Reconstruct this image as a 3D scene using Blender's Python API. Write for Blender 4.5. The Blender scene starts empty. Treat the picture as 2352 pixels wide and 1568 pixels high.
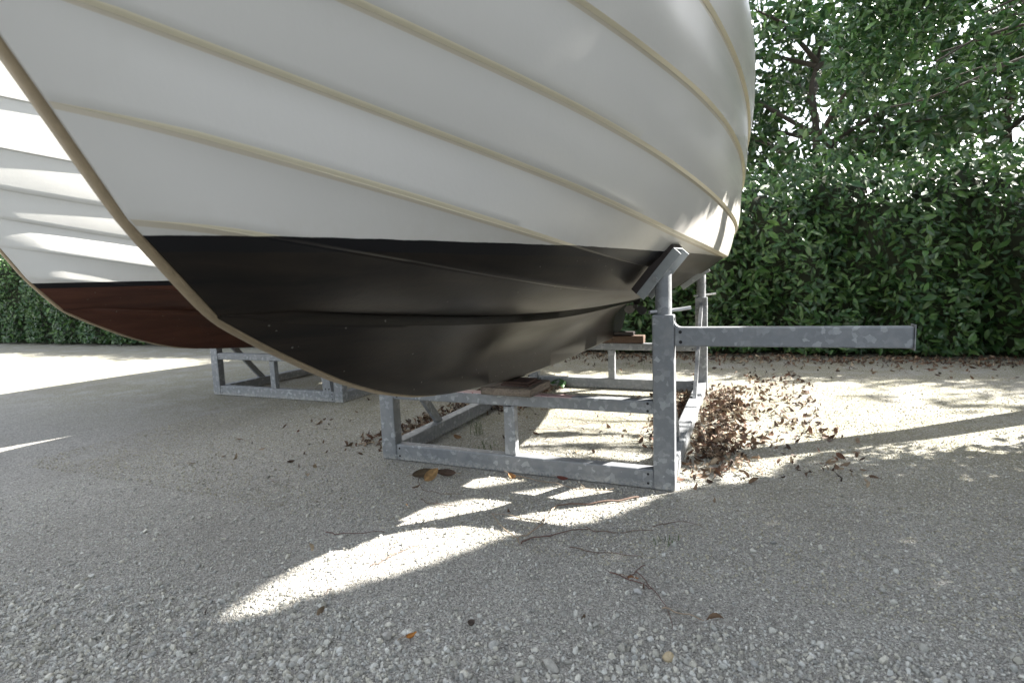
import bpy, bmesh, math, random
import numpy as np
from mathutils import Vector, Matrix, Euler

scene = bpy.context.scene
COL = scene.collection
rng = np.random.default_rng(7)
random.seed(7)

# ------------------------------------------------------------------ camera, world, sun, exposure
R = np.array([[0.91732115, 0.00676297, -0.39809066],
              [0.39639939, -0.10912118, 0.91157013],
              [-0.0372752, -0.99400545, -0.10278]])
CAM = np.array([0.0, 0.0, 1.30])
cam_d = bpy.data.cameras.new('camera')
cam = bpy.data.objects.new('camera', cam_d)
COL.objects.link(cam)
m = Matrix.Identity(4)
ax = [R @ np.array(v, float) for v in ((1, 0, 0), (0, -1, 0), (0, 0, -1))]
for c in range(3):
    for r in range(3):
        m[r][c] = ax[c][r]
m.translation = Vector(CAM)
cam.matrix_world = m
cam_d.sensor_width = 36
cam_d.lens = 1228 / 2352 * 36
cam_d.clip_start = 0.02
cam_d.clip_end = 2000
cam_d.dof.use_dof = True
cam_d.dof.focus_distance = 3.3
cam_d.dof.aperture_fstop = 2.7
scene.camera = cam

SUN = np.array([1.03, 0.85, 1.0]); SUN /= np.linalg.norm(SUN)
world = bpy.data.worlds.new('World'); scene.world = world
world.use_nodes = True
wn = world.node_tree.nodes; wl_ = world.node_tree.links
sky = wn.new('ShaderNodeTexSky'); sky.sky_type = 'NISHITA'; sky.sun_disc = False
sky.sun_elevation = math.asin(SUN[2]); sky.sun_rotation = math.atan2(SUN[0], SUN[1])
sky.dust_density = 1.0; sky.air_density = 1.0; sky.ozone_density = 1.0
hs = wn.new('ShaderNodeHueSaturation'); hs.inputs['Saturation'].default_value = .30
wl_.new(sky.outputs[0], hs.inputs['Color']); wl_.new(hs.outputs[0], wn['Background'].inputs[0])   # sky desaturated as a white balance, to take blue out of the shade
wn['Background'].inputs[1].default_value = 0.085
sl = bpy.data.lights.new('sun', 'SUN'); sl.energy = 5.0; sl.angle = math.radians(0.53); sl.color = (1.0, 0.95, 0.87)
so = bpy.data.objects.new('sun', sl); COL.objects.link(so)
so.rotation_euler = Vector(SUN).to_track_quat('Z', 'Y').to_euler()
so.location = (8, 10, 12)
scene.view_settings.view_transform = 'Standard'
scene.view_settings.look = 'None'
scene.view_settings.exposure = 2.5
scene.view_settings.gamma = 1
scene.cycles.max_bounces = 8
scene.cycles.diffuse_bounces = 5
scene.cycles.sample_clamp_indirect = 6

# ------------------------------------------------------------------ helpers
def tag(o, label=None, cat=None, group=None, kind=None):
    if label: o['label'] = label
    if cat: o['category'] = cat
    if group: o['group'] = group
    if kind: o['kind'] = kind
    return o

def empty(name, loc, label=None, cat=None, group=None):
    o = bpy.data.objects.new(name, None); COL.objects.link(o)
    o.location = loc; o.empty_display_size = 0.1
    return tag(o, label, cat, group)

class MB:
    def __init__(s): s.v = []; s.f = []; s.mi = []; s.sm = []
    def add(s, verts, faces, mi=0, smooth=False):
        n = len(s.v); s.v += [tuple(map(float, q)) for q in verts]
        s.f += [tuple(i + n for i in q) for q in faces]
        s.mi += [mi] * len(faces); s.sm += [smooth] * len(faces)
    def box(s, x0, x1, y0, y1, z0, z1, bev=0.006, mi=0, M=None):
        bm = bmesh.new()
        bmesh.ops.create_cube(bm, size=1)
        for v in bm.verts:
            v.co = Vector(((x0 + x1) / 2 + v.co.x * (x1 - x0), (y0 + y1) / 2 + v.co.y * (y1 - y0), (z0 + z1) / 2 + v.co.z * (z1 - z0)))
        if bev: bmesh.ops.bevel(bm, geom=bm.edges[:], offset=bev, segments=2, profile=0.5, affect='EDGES')
        s.bm(bm, mi, M)
    def bm(s, bm, mi=0, M=None, smooth=False):
        bm.verts.index_update()
        vs = [(M @ v.co) if M else v.co.copy() for v in bm.verts]
        s.add(vs, [[v.index for v in f.verts] for f in bm.faces], mi, smooth)
        bm.free()
    def cyl(s, p0, p1, r, n=20, mi=0, r1=None, bev=0.0, smooth=True):
        p0 = np.array(p0, float); p1 = np.array(p1, float); d = p1 - p0; L = np.linalg.norm(d); d /= L
        a = np.cross(d, (0, 0, 1) if abs(d[2]) < .9 else (1, 0, 0)); a /= np.linalg.norm(a); b = np.cross(d, a)
        r1 = r if r1 is None else r1
        th = np.linspace(0, 2 * math.pi, n, endpoint=False)
        ring = lambda c, rr: [c + rr * (math.cos(t) * a + math.sin(t) * b) for t in th]
        vs = ring(p0, r) + ring(p1, r1)
        s.add(vs, [(i, (i + 1) % n, n + (i + 1) % n, n + i) for i in range(n)], mi, smooth)
        s.add(ring(p0, r), [tuple(range(n))[::-1]], mi); s.add(ring(p1, r1), [tuple(range(n))], mi)
    def tube(s, pts, rad, n=8, mi=0):
        pts = np.array(pts, float); k = len(pts)
        rad = np.broadcast_to(np.array(rad, float), (k,))
        vs = []; 
        for i in range(k):
            d = pts[min(i + 1, k - 1)] - pts[max(i - 1, 0)]; d /= np.linalg.norm(d) + 1e-12
            a = np.cross(d, (0.13, 0.21, 1)); a /= np.linalg.norm(a) + 1e-12; b = np.cross(d, a)
            for t in np.linspace(0, 2 * math.pi, n, endpoint=False): vs.append(pts[i] + rad[i] * (math.cos(t) * a + math.sin(t) * b))
        fs = [(i * n + j, i * n + (j + 1) % n, (i + 1) * n + (j + 1) % n, (i + 1) * n + j) for i in range(k - 1) for j in range(n)]
        s.add(vs, fs, mi, True)
        s.add(vs[:n], [tuple(range(n))[::-1]], mi); s.add(vs[-n:], [tuple(range(n))], mi)
    def build(s, name, mats, parent=None, origin=None):
        me = bpy.data.meshes.new(name)
        org = Vector((0, 0, 0))
        if parent is not None:
            p = parent
            while p is not None: org += p.location; p = p.parent
        elif origin is not None: org = Vector(origin)
        me.from_pydata([(v[0] - org.x, v[1] - org.y, v[2] - org.z) for v in s.v], [], s.f)
        if not isinstance(mats, (list, tuple)): mats = [mats]
        for q in mats: me.materials.append(q)
        me.polygons.foreach_set('material_index', s.mi)
        me.polygons.foreach_set('use_smooth', s.sm)
        me.update()
        o = bpy.data.objects.new(name, me); COL.objects.link(o)
        if parent is not None: o.parent = parent
        elif origin is not None: o.location = org
        return o

def copy_tree(o, parent=None):
    c = o.copy(); COL.objects.link(c)
    if parent is not None: c.parent = parent
    for ch in list(o.children): copy_tree(ch, c)
    return c

def fast_mesh(name, V, F, mat, col=None, smooth=False):
    """numpy arrays -> object; F is (n,3) or (n,4); col per-vertex (n,3)"""
    me = bpy.data.meshes.new(name)
    V = np.ascontiguousarray(V, np.float32); F = np.ascontiguousarray(F, np.int32)
    k = F.shape[1]
    me.vertices.add(len(V)); me.vertices.foreach_set('co', V.ravel())
    me.loops.add(F.size); me.loops.foreach_set('vertex_index', F.ravel())
    me.polygons.add(len(F)); me.polygons.foreach_set('loop_start', np.arange(0, F.size, k, dtype=np.int32))
    me.polygons.foreach_set('use_smooth', np.full(len(F), smooth, dtype=bool))
    me.update(calc_edges=True)
    if col is not None:
        a = me.color_attributes.new('tone', 'FLOAT_COLOR', 'POINT')
        a.data.foreach_set('color', np.concatenate([col, np.ones((len(col), 1))], 1).astype(np.float32).ravel())
    me.materials.append(mat)
    o = bpy.data.objects.new(name, me); COL.objects.link(o)
    return o

# ------------------------------------------------------------------ materials
class NT:
    def __init__(s, name):
        s.m = bpy.data.materials.new(name); s.m.use_nodes = True
        s.t = s.m.node_tree; s.b = s.t.nodes['Principled BSDF']
    def n(s, typ, **kw):
        q = s.t.nodes.new(typ)
        for k, v in kw.items():
            if k.startswith('_'): setattr(q, k[1:], v)
            else: q.inputs[k.replace('__', ' ')].default_value = v
        return q
    def l(s, a, b): s.t.links.new(a, b)
    def pos(s): return s.n('ShaderNodeNewGeometry').outputs['Position']
    def noise(s, vec, scale, detail=4, rough=.55, dist=0):
        q = s.n('ShaderNodeTexNoise', Scale=scale, Detail=detail, Roughness=rough, Distortion=dist); s.l(vec, q.inputs['Vector']); return q
    def ramp(s, src, stops, interp='LINEAR'):
        q = s.n('ShaderNodeValToRGB'); q.color_ramp.interpolation = interp
        e = q.color_ramp.elements
        while len(e) < len(stops): e.new(.5)
        for i, (p, c) in enumerate(stops):
            e[i].position = p; e[i].color = (c, c, c, 1) if not hasattr(c, '__len__') else (*c, 1)
        s.l(src, q.inputs[0]); return q.outputs[0]
    def mix(s, fac, a, b, mode='MIX'):
        q = s.n('ShaderNodeMix', _data_type='RGBA', _blend_type=mode)
        for i, v in ((0, fac), (6, a), (7, b)):
            if hasattr(v, 'is_output'): s.l(v, q.inputs[i])
            else: q.inputs[i].default_value = v if i == 0 else (*v, 1)
        return q.outputs[2]
    def math(s, op, a, b=None, clamp=False):
        q = s.n('ShaderNodeMath', _operation=op, _use_clamp=clamp)
        for i, v in ((0, a), (1, b)):
            if v is None: continue
            if hasattr(v, 'is_output'): s.l(v, q.inputs[i])
            else: q.inputs[i].default_value = v
        return q.outputs[0]
    def bump(s, h, strength, dist):
        q = s.n('ShaderNodeBump', Strength=strength, Distance=dist); s.l(h, q.inputs['Height']); s.l(q.outputs[0], s.b.inputs['Normal'])
        return q
    def set(s, **kw):
        for k, v in kw.items():
            i = s.b.inputs[k.replace('__', ' ')]
            if hasattr(v, 'is_output'): s.l(v, i)
            elif hasattr(v, '__len__') and len(v) == 3: i.default_value = (*v, 1)
            else: i.default_value = v
        return s.m

def mat_simple(name, col, rough=.6, metal=0, var=.15, scale=30, bump=0):
    t = NT(name); p = t.pos()
    nz = t.noise(p, scale, 5)
    c = t.mix(nz.outputs[0], tuple(q * (1 - var) for q in col), tuple(min(1, q * (1 + var)) for q in col))
    if bump: t.bump(nz.outputs[0], bump, .01)
    return t.set(Base__Color=c, Roughness=rough, Metallic=metal)

WLZ = 1.47
def mat_hull(name, white, under=((.0062, .0056, .0055), (.025, .0185, .013))):
    t = NT(name); p = t.pos()
    sep = t.n('ShaderNodeSeparateXYZ'); t.l(p, sep.inputs[0])
    # paint edge at the waterline, very slightly wavy
    wob = t.noise(p, 9, 3)
    zz = t.math('ADD', sep.outputs[2], t.math('MULTIPLY', t.math('SUBTRACT', wob.outputs[0], .5), .006))
    above = t.math('GREATER_THAN', zz, WLZ)
    n1 = t.noise(p, 2.2, 4); n2 = t.noise(p, 60, 3)
    wcol = t.mix(n1.outputs[0], tuple(q * .97 for q in white), white)
    # antifouling: dark brown black, rubbed and streaked, specked
    mp = t.n('ShaderNodeMapping'); mp.inputs['Scale'].default_value = (1.2, .5, 6); t.l(p, mp.inputs[0])
    n3 = t.noise(mp.outputs[0], 2.5, 8, .6, .6)
    bcol = t.mix(t.ramp(n3.outputs[0], [(.35, 0), (.7, 1)]), *under)
    tz = t.math('SUBTRACT', zz, 1.432)
    tape = t.math('GREATER_THAN', t.math('ADD', tz, t.math('MULTIPLY', t.noise(p, 3, 2).outputs[0], .01)), 0)
    bcol = t.mix(tape, bcol, (.0095, .0092, .0105))
    # dried splashes and nicks
    vo = t.n('ShaderNodeTexVoronoi', Scale=17, Randomness=1.0); t.l(p, vo.inputs['Vector'])
    wp = t.noise(p, 70, 3, .6)
    spot = t.math('LESS_THAN', t.math('ADD', vo.outputs[0], t.math('MULTIPLY', wp.outputs[0], .16)), .150)
    sc = t.n('ShaderNodeSeparateColor'); t.l(vo.outputs['Color'], sc.inputs[0])
    keep = t.math('GREATER_THAN', sc.outputs[0], .5)
    spk = t.math('MULTIPLY', spot, keep)
    bcol = t.mix(t.math('MULTIPLY', spk, .45), bcol, (.26, .25, .23))
    col = t.mix(above, bcol, wcol)
    rgh = t.math('ADD', t.math('MULTIPLY', above, -.13), t.math('ADD', .27, t.math('MULTIPLY', n3.outputs[0], .18)))
    # faint grime: runs down the planks, heavier just above the waterline
    mr = t.n('ShaderNodeMapping'); mr.inputs['Scale'].default_value = (9, 9, .8); t.l(p, mr.inputs[0])
    runs = t.ramp(t.noise(mr.outputs[0], 1.4, 6, .7).outputs[0], [(.55, 0), (.85, .06)])
    col = t.mix(t.math('MULTIPLY', runs, above), col, (.42, .38, .30))
    nearwl = t.math('MULTIPLY', t.math('SUBTRACT', WLZ + .10, zz), 6, True)
    nearwl = t.math('MULTIPLY', t.math('MULTIPLY', nearwl, above), t.ramp(t.noise(p, 14, 6, .7).outputs[0], [(.4, 0), (.75, .3)]))
    col = t.mix(nearwl, col, (.45, .39, .28))
    wave = t.noise(p, 5, 3)
    hgt = t.math('ADD', n2.outputs[0], t.math('MULTIPLY', wave.outputs[0], 2.5))
    t.bump(hgt, .08, .005)
    return t.set(Base__Color=col, Roughness=rgh, Specular__IOR__Level=t.math('ADD', .22, t.math('MULTIPLY', above, .28)))

M_hull = mat_hull('hull_gelcoat', (.635, .615, .58))
M_cove = mat_hull('lap_cove_tan', (.56, .50, .40))  # narrow strip under each lap, browner than the planking
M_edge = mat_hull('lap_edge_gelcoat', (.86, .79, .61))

def mat_galv(name, red=False):
    t = NT(name); p = t.pos()
    wv = t.noise(p, 55, 2)
    off = t.n('ShaderNodeVectorMath', _operation='SCALE'); off.inputs['Scale'].default_value = .02; t.l(wv.outputs[1], off.inputs[0])
    ad = t.n('ShaderNodeVectorMath', _operation='ADD'); t.l(p, ad.inputs[0]); t.l(off.outputs[0], ad.inputs[1])
    vo = t.n('ShaderNodeTexVoronoi', Scale=34); t.l(ad.outputs[0], vo.inputs['Vector'])
    sc = t.n('ShaderNodeSeparateColor'); t.l(vo.outputs['Color'], sc.inputs[0])
    big = t.noise(p, 4, 4)
    v = t.ramp(sc.outputs[0], [(0, .0), (.62, .12), (.80, .35), (.93, .95), (1, 1)])
    v = t.math('MULTIPLY', v, t.ramp(big.outputs[0], [(.3, .25), (.65, 1)]))
    c = t.mix(v, (.20, .212, .228), (.40, .42, .44))
    dull = t.noise(p, 7, 6, .65)
    c = t.mix(t.ramp(dull.outputs[0], [(.48, 0), (.72, .5)]), c, (.33, .335, .335))
    # white rust and dust low down
    sep = t.n('ShaderNodeSeparateXYZ'); t.l(p, sep.inputs[0])
    low = t.math('SUBTRACT', .055, sep.outputs[2]); low = t.math('MULTIPLY', low, 22, True)
    low = t.math('MULTIPLY', low, t.ramp(t.noise(p, 45, 5, .7).outputs[0], [(.42, 0), (.55, 1)]))
    c = t.mix(t.math('MULTIPLY', low, .7), c, (.47, .46, .43))
    if red:
        nz = t.noise(p, 38, 6, .7)
        x = sep.outputs[0]
        mk = t.math('MULTIPLY', t.math('GREATER_THAN', x, -2.0), t.math('LESS_THAN', t.math('ADD', x, t.math('MULTIPLY', nz.outputs[0], .1)), -.98))
        mk = t.math('MULTIPLY', mk, t.math('GREATER_THAN', sep.outputs[2], .5545))
        c = t.mix(mk, c, (.55, .40, .40))
        red_ = t.ramp(nz.outputs[0], [(.55, 0), (.62, 1)])
        c = t.mix(t.math('MULTIPLY', mk, red_), c, (.34, .09, .09))
    t.bump(t.noise(p, 90, 3).outputs[0], .10, .003)
    return t.set(Base__Color=c, Roughness=t.math('ADD', .5, t.math('MULTIPLY', dull.outputs[0], .2)), Metallic=.25)
M_galv = mat_galv('galvanized_steel')
M_galvr = mat_galv('galvanized_steel_red_marks', True)
M_galvb = mat_simple('bright_zinc_plate', (.34, .36, .37), .5, .25, .15, 25)
M_hole = mat_simple('bolt_hole_dark', (.012, .012, .013), .8)
M_bolt = mat_simple('bolt_zinc', (.45, .46, .47), .4, .6, .1, 80)
M_padw = mat_simple('pad_dark_plywood', (.035, .028, .028), .55, 0, .35, 60, .2)
M_rub = mat_simple('rudder_antifouling', (.017, .0165, .017), .4, 0, .3, 8)
M_band = mat_simple('keel_band', (.25, .19, .115), .5, 0, .3, 40, .1)
M_prop = mat_simple('propeller_grey', (.05, .05, .052), .45, .3, .2, 20)
M_deck = mat_simple('deck_gelcoat', (.7, .7, .68), .5, 0, .05, 10)

def mat_timber(name, a, b, end=False):
    t = NT(name); p = t.pos()
    mp = t.n('ShaderNodeMapping'); mp.inputs['Scale'].default_value = (22, 4, 30) if not end else (60, 60, 60); t.l(p, mp.inputs[0])
    n = t.noise(mp.outputs[0], 1.6, 8, .65, 1.2)
    c = t.mix(t.ramp(n.outputs[0], [(.3, 0), (.7, 1)]), a, b)
    k = t.noise(p, 25, 4); c = t.mix(t.ramp(k.outputs[0], [(.62, 0), (.7, .7)]), c, tuple(q * .35 for q in a))
    t.bump(n.outputs[0], .5, .006)
    return t.set(Base__Color=c, Roughness=.85)
M_tim = mat_timber('old_timber', (.095, .08, .064), (.25, .20, .16))
M_timr = mat_timber('red_brown_timber', (.075, .044, .03), (.13, .085, .06))
M_ply = mat_timber('plywood_packer', (.05, .026, .02), (.10, .06, .048))

def mat_attr(name, rough=.6, var=.25, scale=60, transl=0, bump=.2, spec=.5):
    t = NT(name); p = t.pos()
    a = t.n('ShaderNodeAttribute', _attribute_name='tone')
    nz = t.noise(p, scale, 4)
    c = t.mix(1.0, a.outputs[0], t.ramp(nz.outputs[0], [(.25, 1 - var), (.75, 1 + var)]), 'MULTIPLY')
    if bump: t.bump(nz.outputs[0], bump, .004)
    mt = t.set(Base__Color=c, Roughness=rough, Specular__IOR__Level=spec)
    if transl:
        tr = t.n('ShaderNodeBsdfTranslucent'); t.l(c, tr.inputs[0])
        mx = t.n('ShaderNodeMixShader'); mx.inputs[0].default_value = transl
        out = t.t.nodes['Material Output']
        t.l(t.b.outputs[0], mx.inputs[1]); t.l(tr.outputs[0], mx.inputs[2]); t.l(mx.outputs[0], out.inputs[0])
    return mt
M_stone = mat_attr('limestone_chips', .9, .16, 140, 0, .35, .2)
M_leaf = mat_attr('laurel_leaf', .38, .2, 12, .12, 0, .4)
M_dry = mat_attr('dry_leaf', .7, .35, 50, .08, .2, .3)
M_twig = mat_simple('twig_bark', (.13, .085, .065), .75, 0, .4, 60, .3)
M_twigr = mat_simple('twig_red_bark', (.125, .068, .056), .65, 0, .3, 60, .2)
M_twigp = mat_simple('twig_pale_bark', (.30, .235, .17), .75, 0, .3, 60, .2)
M_bark = mat_simple('tree_bark', (.045, .037, .03), .9, 0, .4, 12, .6)
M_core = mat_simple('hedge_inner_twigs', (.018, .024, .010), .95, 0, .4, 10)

def mat_ground():
    t = NT('gravel_ground'); p = t.pos()
    big = t.noise(p, .9, 4, .6); mid = t.noise(p, 7, 6, .65)
    wrp = t.noise(p, 30, 3); wsc = t.n('ShaderNodeVectorMath', _operation='SCALE'); wsc.inputs['Scale'].default_value = .035; t.l(wrp.outputs[1], wsc.inputs[0])
    pw = t.n('ShaderNodeVectorMath', _operation='ADD'); t.l(p, pw.inputs[0]); t.l(wsc.outputs[0], pw.inputs[1]); pw = pw.outputs[0]
    v1 = t.n('ShaderNodeTexVoronoi', Scale=120); t.l(pw, v1.inputs['Vector'])
    v2 = t.n('ShaderNodeTexVoronoi', Scale=210); t.l(p, v2.inputs['Vector'])
    s1 = t.n('ShaderNodeSeparateColor'); t.l(v1.outputs['Color'], s1.inputs[0])
    c = t.mix(mid.outputs[0], (.42, .408, .375), (.58, .565, .525))
    c = t.mix(.7, c, t.mix(s1.outputs[0], (.29, .282, .258), (.74, .72, .675)))
    crack = t.ramp(v1.outputs[0], [(.0, 1.05), (.45, .95), (.75, .6)])
    c = t.mix(1.0, c, crack, 'MULTIPLY')
    # moss and damp, mostly under the boat
    sep = t.n('ShaderNodeSeparateXYZ'); t.l(p, sep.inputs[0])
    under = t.math('MULTIPLY', t.math('MULTIPLY', t.math('SUBTRACT', sep.outputs[1], 2.9), .55, True), 1.0)
    moss = t.math('MULTIPLY', under, t.ramp(t.noise(p, 2.3, 6, .7).outputs[0], [(.30, 0), (.55, 1)]))
    fine = t.ramp(t.noise(p, 55, 4, .7).outputs[0], [(.4, 0), (.6, 1)])
    c = t.mix(t.math('MULTIPLY', moss, t.math('MULTIPLY', fine, .9)), c, (.22, .21, .10))
    c = t.mix(t.ramp(big.outputs[0], [(.42, 0), (.75, .4)]), c, (.26, .245, .215))
    t.l(v2.outputs[0], t.n('ShaderNodeMath').inputs[0])
    h = t.math('ADD', t.math('MULTIPLY', v1.outputs[0], -1.0), t.math('MULTIPLY', v2.outputs[0], -.45))
    h = t.math('ADD', h, t.math('MULTIPLY', mid.outputs[0], 1.2))
    t.bump(h, 1.0, .011)
    return t.set(Base__Color=c, Roughness=.95, Specular__IOR__Level=.15)
M_ground = mat_ground()

# ------------------------------------------------------------------ ground (one sheet, finer near the camera)
def gheight(x, y):
    return (0.010 * np.sin(x * 2.1 + .4) * np.sin(y * 1.7 + 1.0) + .006 * np.sin(x * 5.3 + 1.1) * np.cos(y * 4.7)
            + .004 * np.sin(x * 11.0 + y * 3) * np.sin(y * 9.0)) * np.clip((3.15 - y) / .5, 0, 1) - 0.002
def grid_axis(lo, hi, fine_lo, fine_hi, step):
    f = np.arange(fine_lo, fine_hi + 1e-6, step)
    a = fine_lo - np.geomspace(.3, fine_lo - lo, 14)[::-1]; b = fine_hi + np.geomspace(.3, hi - fine_hi, 14)
    return np.concatenate([a, f, b])
gx = grid_axis(-400, 400, -5, 4, .06); gy = grid_axis(-60, 700, -.5, 8, .06)
GX, GY = np.meshgrid(gx, gy)
V = np.stack([GX, GY, gheight(GX, GY)], -1).reshape(-1, 3)
nx = len(gx); I = (np.arange(len(gy) - 1)[:, None] * nx + np.arange(nx - 1)[None]).ravel()
ground = fast_mesh('ground', V, np.stack([I, I + 1, I + nx + 1, I + nx], 1), M_ground, None, True)
tag(ground, kind='structure', label='pale limestone gravel yard under and around the cradles')

# ------------------------------------------------------------------ boat
XC = -1.485
ROWS = {
    'L5': [(0.05, 0.03, 2.9), (0.352, 0.208, 2.86), (0.769, 0.447, 2.81), (1.243, 0.693, 2.759), (1.759, 0.925, 2.711), (2.309, 1.124, 2.669), (2.888, 1.28, 2.633), (3.491, 1.39, 2.604), (4.116, 1.457, 2.582), (4.76, 1.489, 2.567), (6.0, 1.472, 2.551), (7.3, 1.351, 2.549), (8.6, 1.05, 2.55)],
    'L4': [(0.2, 0.03, 2.549), (0.325, 0.095, 2.528), (0.497, 0.189, 2.5), (0.693, 0.295, 2.47), (0.906, 0.406, 2.439), (1.372, 0.636, 2.379), (1.879, 0.863, 2.327), (2.42, 1.069, 2.284), (2.988, 1.239, 2.25), (3.58, 1.358, 2.221), (4.194, 1.427, 2.196), (4.828, 1.453, 2.177), (6.0, 1.427, 2.156), (7.3, 1.293, 2.173), (8.6, 0.98, 2.2)],
    'L3': [(0.4, 0.03, 2.256), (0.522, 0.078, 2.226), (0.69, 0.17, 2.191), (0.881, 0.273, 2.155), (1.089, 0.385, 2.12), (1.544, 0.62, 2.053), (2.039, 0.846, 1.988), (2.567, 1.039, 1.922), (3.121, 1.191, 1.858), (3.7, 1.304, 1.803), (4.299, 1.374, 1.757), (6.0, 1.36, 1.737), (7.3, 1.208, 1.856), (8.6, 0.9, 1.9)],
    'L2': [(0.6, 0.03, 2.001), (0.719, 0.088, 1.977), (0.883, 0.178, 1.942), (1.069, 0.278, 1.904), (1.272, 0.385, 1.864), (1.716, 0.606, 1.783), (2.199, 0.82, 1.702), (2.714, 1.006, 1.624), (3.255, 1.158, 1.557), (3.819, 1.271, 1.509), (4.404, 1.332, 1.485), (6.0, 1.295, 1.531), (7.3, 1.103, 1.635), (8.6, 0.75, 1.7)],
    'L1': [(0.75, 0.03, 1.758), (0.867, 0.107, 1.736), (1.027, 0.207, 1.701), (1.211, 0.312, 1.663), (1.41, 0.416, 1.623), (1.845, 0.606, 1.543), (2.319, 0.76, 1.474), (2.824, 0.878, 1.426), (3.355, 0.965, 1.398), (3.909, 1.033, 1.382), (4.483, 1.082, 1.374), (6.0, 1.073, 1.376), (7.3, 0.877, 1.453), (8.6, 0.55, 1.55)],
    'L0': [(0.9, 0.03, 1.508), (1.014, 0.122, 1.493), (1.172, 0.206, 1.467), (1.352, 0.292, 1.438), (1.547, 0.374, 1.409), (1.974, 0.52, 1.35), (2.439, 0.639, 1.3), (2.935, 0.736, 1.264), (3.455, 0.809, 1.243), (3.999, 0.856, 1.232), (4.561, 0.876, 1.23), (6.0, 0.823, 1.248), (7.3, 0.612, 1.338), (8.6, 0.3, 1.45)],
    'Lm': [(1.13, 0.03, 1.244), (1.241, 0.061, 1.233), (1.394, 0.099, 1.217), (1.568, 0.138, 1.199), (1.758, 0.178, 1.182), (2.172, 0.256, 1.149), (2.623, 0.325, 1.123), (3.104, 0.383, 1.108), (3.609, 0.426, 1.103), (4.136, 0.452, 1.107), (4.682, 0.462, 1.112), (6.0, 0.42, 1.128), (7.3, 0.28, 1.227), (8.6, 0.1, 1.35)],
}
KEEL = [(1.13, .03, 1.236), (1.3, .034, 1.135), (1.497, .038, 1.03), (1.643, .042, .958), (1.917, .046, .853), (2.119, .05, .798), (2.315, .054, .760), (2.781, .06, .712), (3.268, .06, .672), (3.772, .06, .652), (4.687, .06, .641), (5.5, .06, .640), (6.33, .05, .640), (6.37, .045, .75), (6.41, .04, 1.0), (6.46, .04, 1.085), (7.3, .04, 1.19), (8.6, .04, 1.33)]
def herm(tab, Yq):
    T = np.array(tab); y = T[:, 0]; out = []
    for c in (1, 2):
        v = T[:, c]; d = np.diff(v) / np.diff(y); h = np.diff(y)
        mth = np.zeros(len(y)); mth[0] = d[0]; mth[-1] = d[-1]
        for i in range(1, len(y) - 1): mth[i] = (d[i - 1] * h[i] + d[i] * h[i - 1]) / (h[i] + h[i - 1])
        i = np.clip(np.searchsorted(y, Yq) - 1, 0, len(y) - 2); s = (Yq - y[i]) / h[i]
        out.append((2 * s**3 - 3 * s**2 + 1) * v[i] + (s**3 - 2 * s**2 + s) * h[i] * mth[i] + (-2 * s**3 + 3 * s**2) * v[i + 1] + (s**3 - s**2) * h[i] * mth[i + 1])
    return out
def keel_z(y): return np.interp(y, [q[0] for q in KEEL], [q[2] for q in KEEL])
YE = 8.6
NT_ = 150
tt = np.linspace(0, 1, NT_)**1.25
names = ['K', 'Lm', 'L0', 'L1', 'L2', 'L3', 'L4', 'L5', 'SH']
P = {}
for nme in names[:-1]:
    tab = KEEL if nme == 'K' else ROWS[nme]
    Yq = tab[0][0] + (YE - tab[0][0]) * tt
    if nme == 'K':
        b = np.interp(Yq, [q[0] for q in tab], [q[1] for q in tab]); z = np.interp(Yq, [q[0] for q in tab], [q[2] for q in tab])
        zs = herm(tab, Yq)[1]; z = np.where(Yq < 5.3, zs, z)
    else: b, z = herm(tab, Yq)
    if nme in ('L0', 'L1', 'L2'): b = b - .028 * np.clip((Yq - 2.2) / 1.0, 0, 1)
    P[nme] = np.stack([b, Yq, z], -1)
P['SH'] = P['L5'] * np.array([1.04, 1, 1]) + np.array([0, -.02, .40]); P['SH'][:, 0] = np.maximum(P['SH'][:, 0], .03); P['SH'][:, 1] = -.12 + (YE + .12) * tt
TH = {'Lm': .022, 'L0': .021, 'L1': .026, 'L2': .028, 'L3': .028, 'L4': .030, 'L5': .030}
ramp_t = np.clip(tt / .03, 0, 1)[:, None]
cols = []   # list of (NT_,3) half-hull vertex columns from keel centre up, and face flags
flag = []   # material of the strip between col i-1 and i
def push(c, mi): cols.append(c); flag.append(mi)
kb = P['K']
push(kb * np.array([0, 1, 1]), 0)
push(kb * np.array([.8, 1, 1]), 0)
push(kb + np.array([0, 0, .012]), 0)
lm = P['Lm'] - np.array([.003, 0, .02]) * ramp_t
wfin = np.clip((kb[:, 1] - 1.3) / 1.6, 0, 1)[:, None]
for q in (.12, .25, .4, .55, .68, .79, .88, .95, 1.0):
    lin = kb + (lm - kb) * q + np.array([0, 0, .012]) * (1 - q)
    cz = q**0.62; cb = q**2.6 * .9 + q * .1
    cur = np.stack([kb[:, 0] + (lm[:, 0] - kb[:, 0]) * cb, kb[:, 1] + (lm[:, 1] - kb[:, 1]) * q, kb[:, 2] + .012 + (lm[:, 2] - kb[:, 2] - .012) * cz], -1)
    push(lin * (1 - wfin) + cur * wfin, 0)
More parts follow.
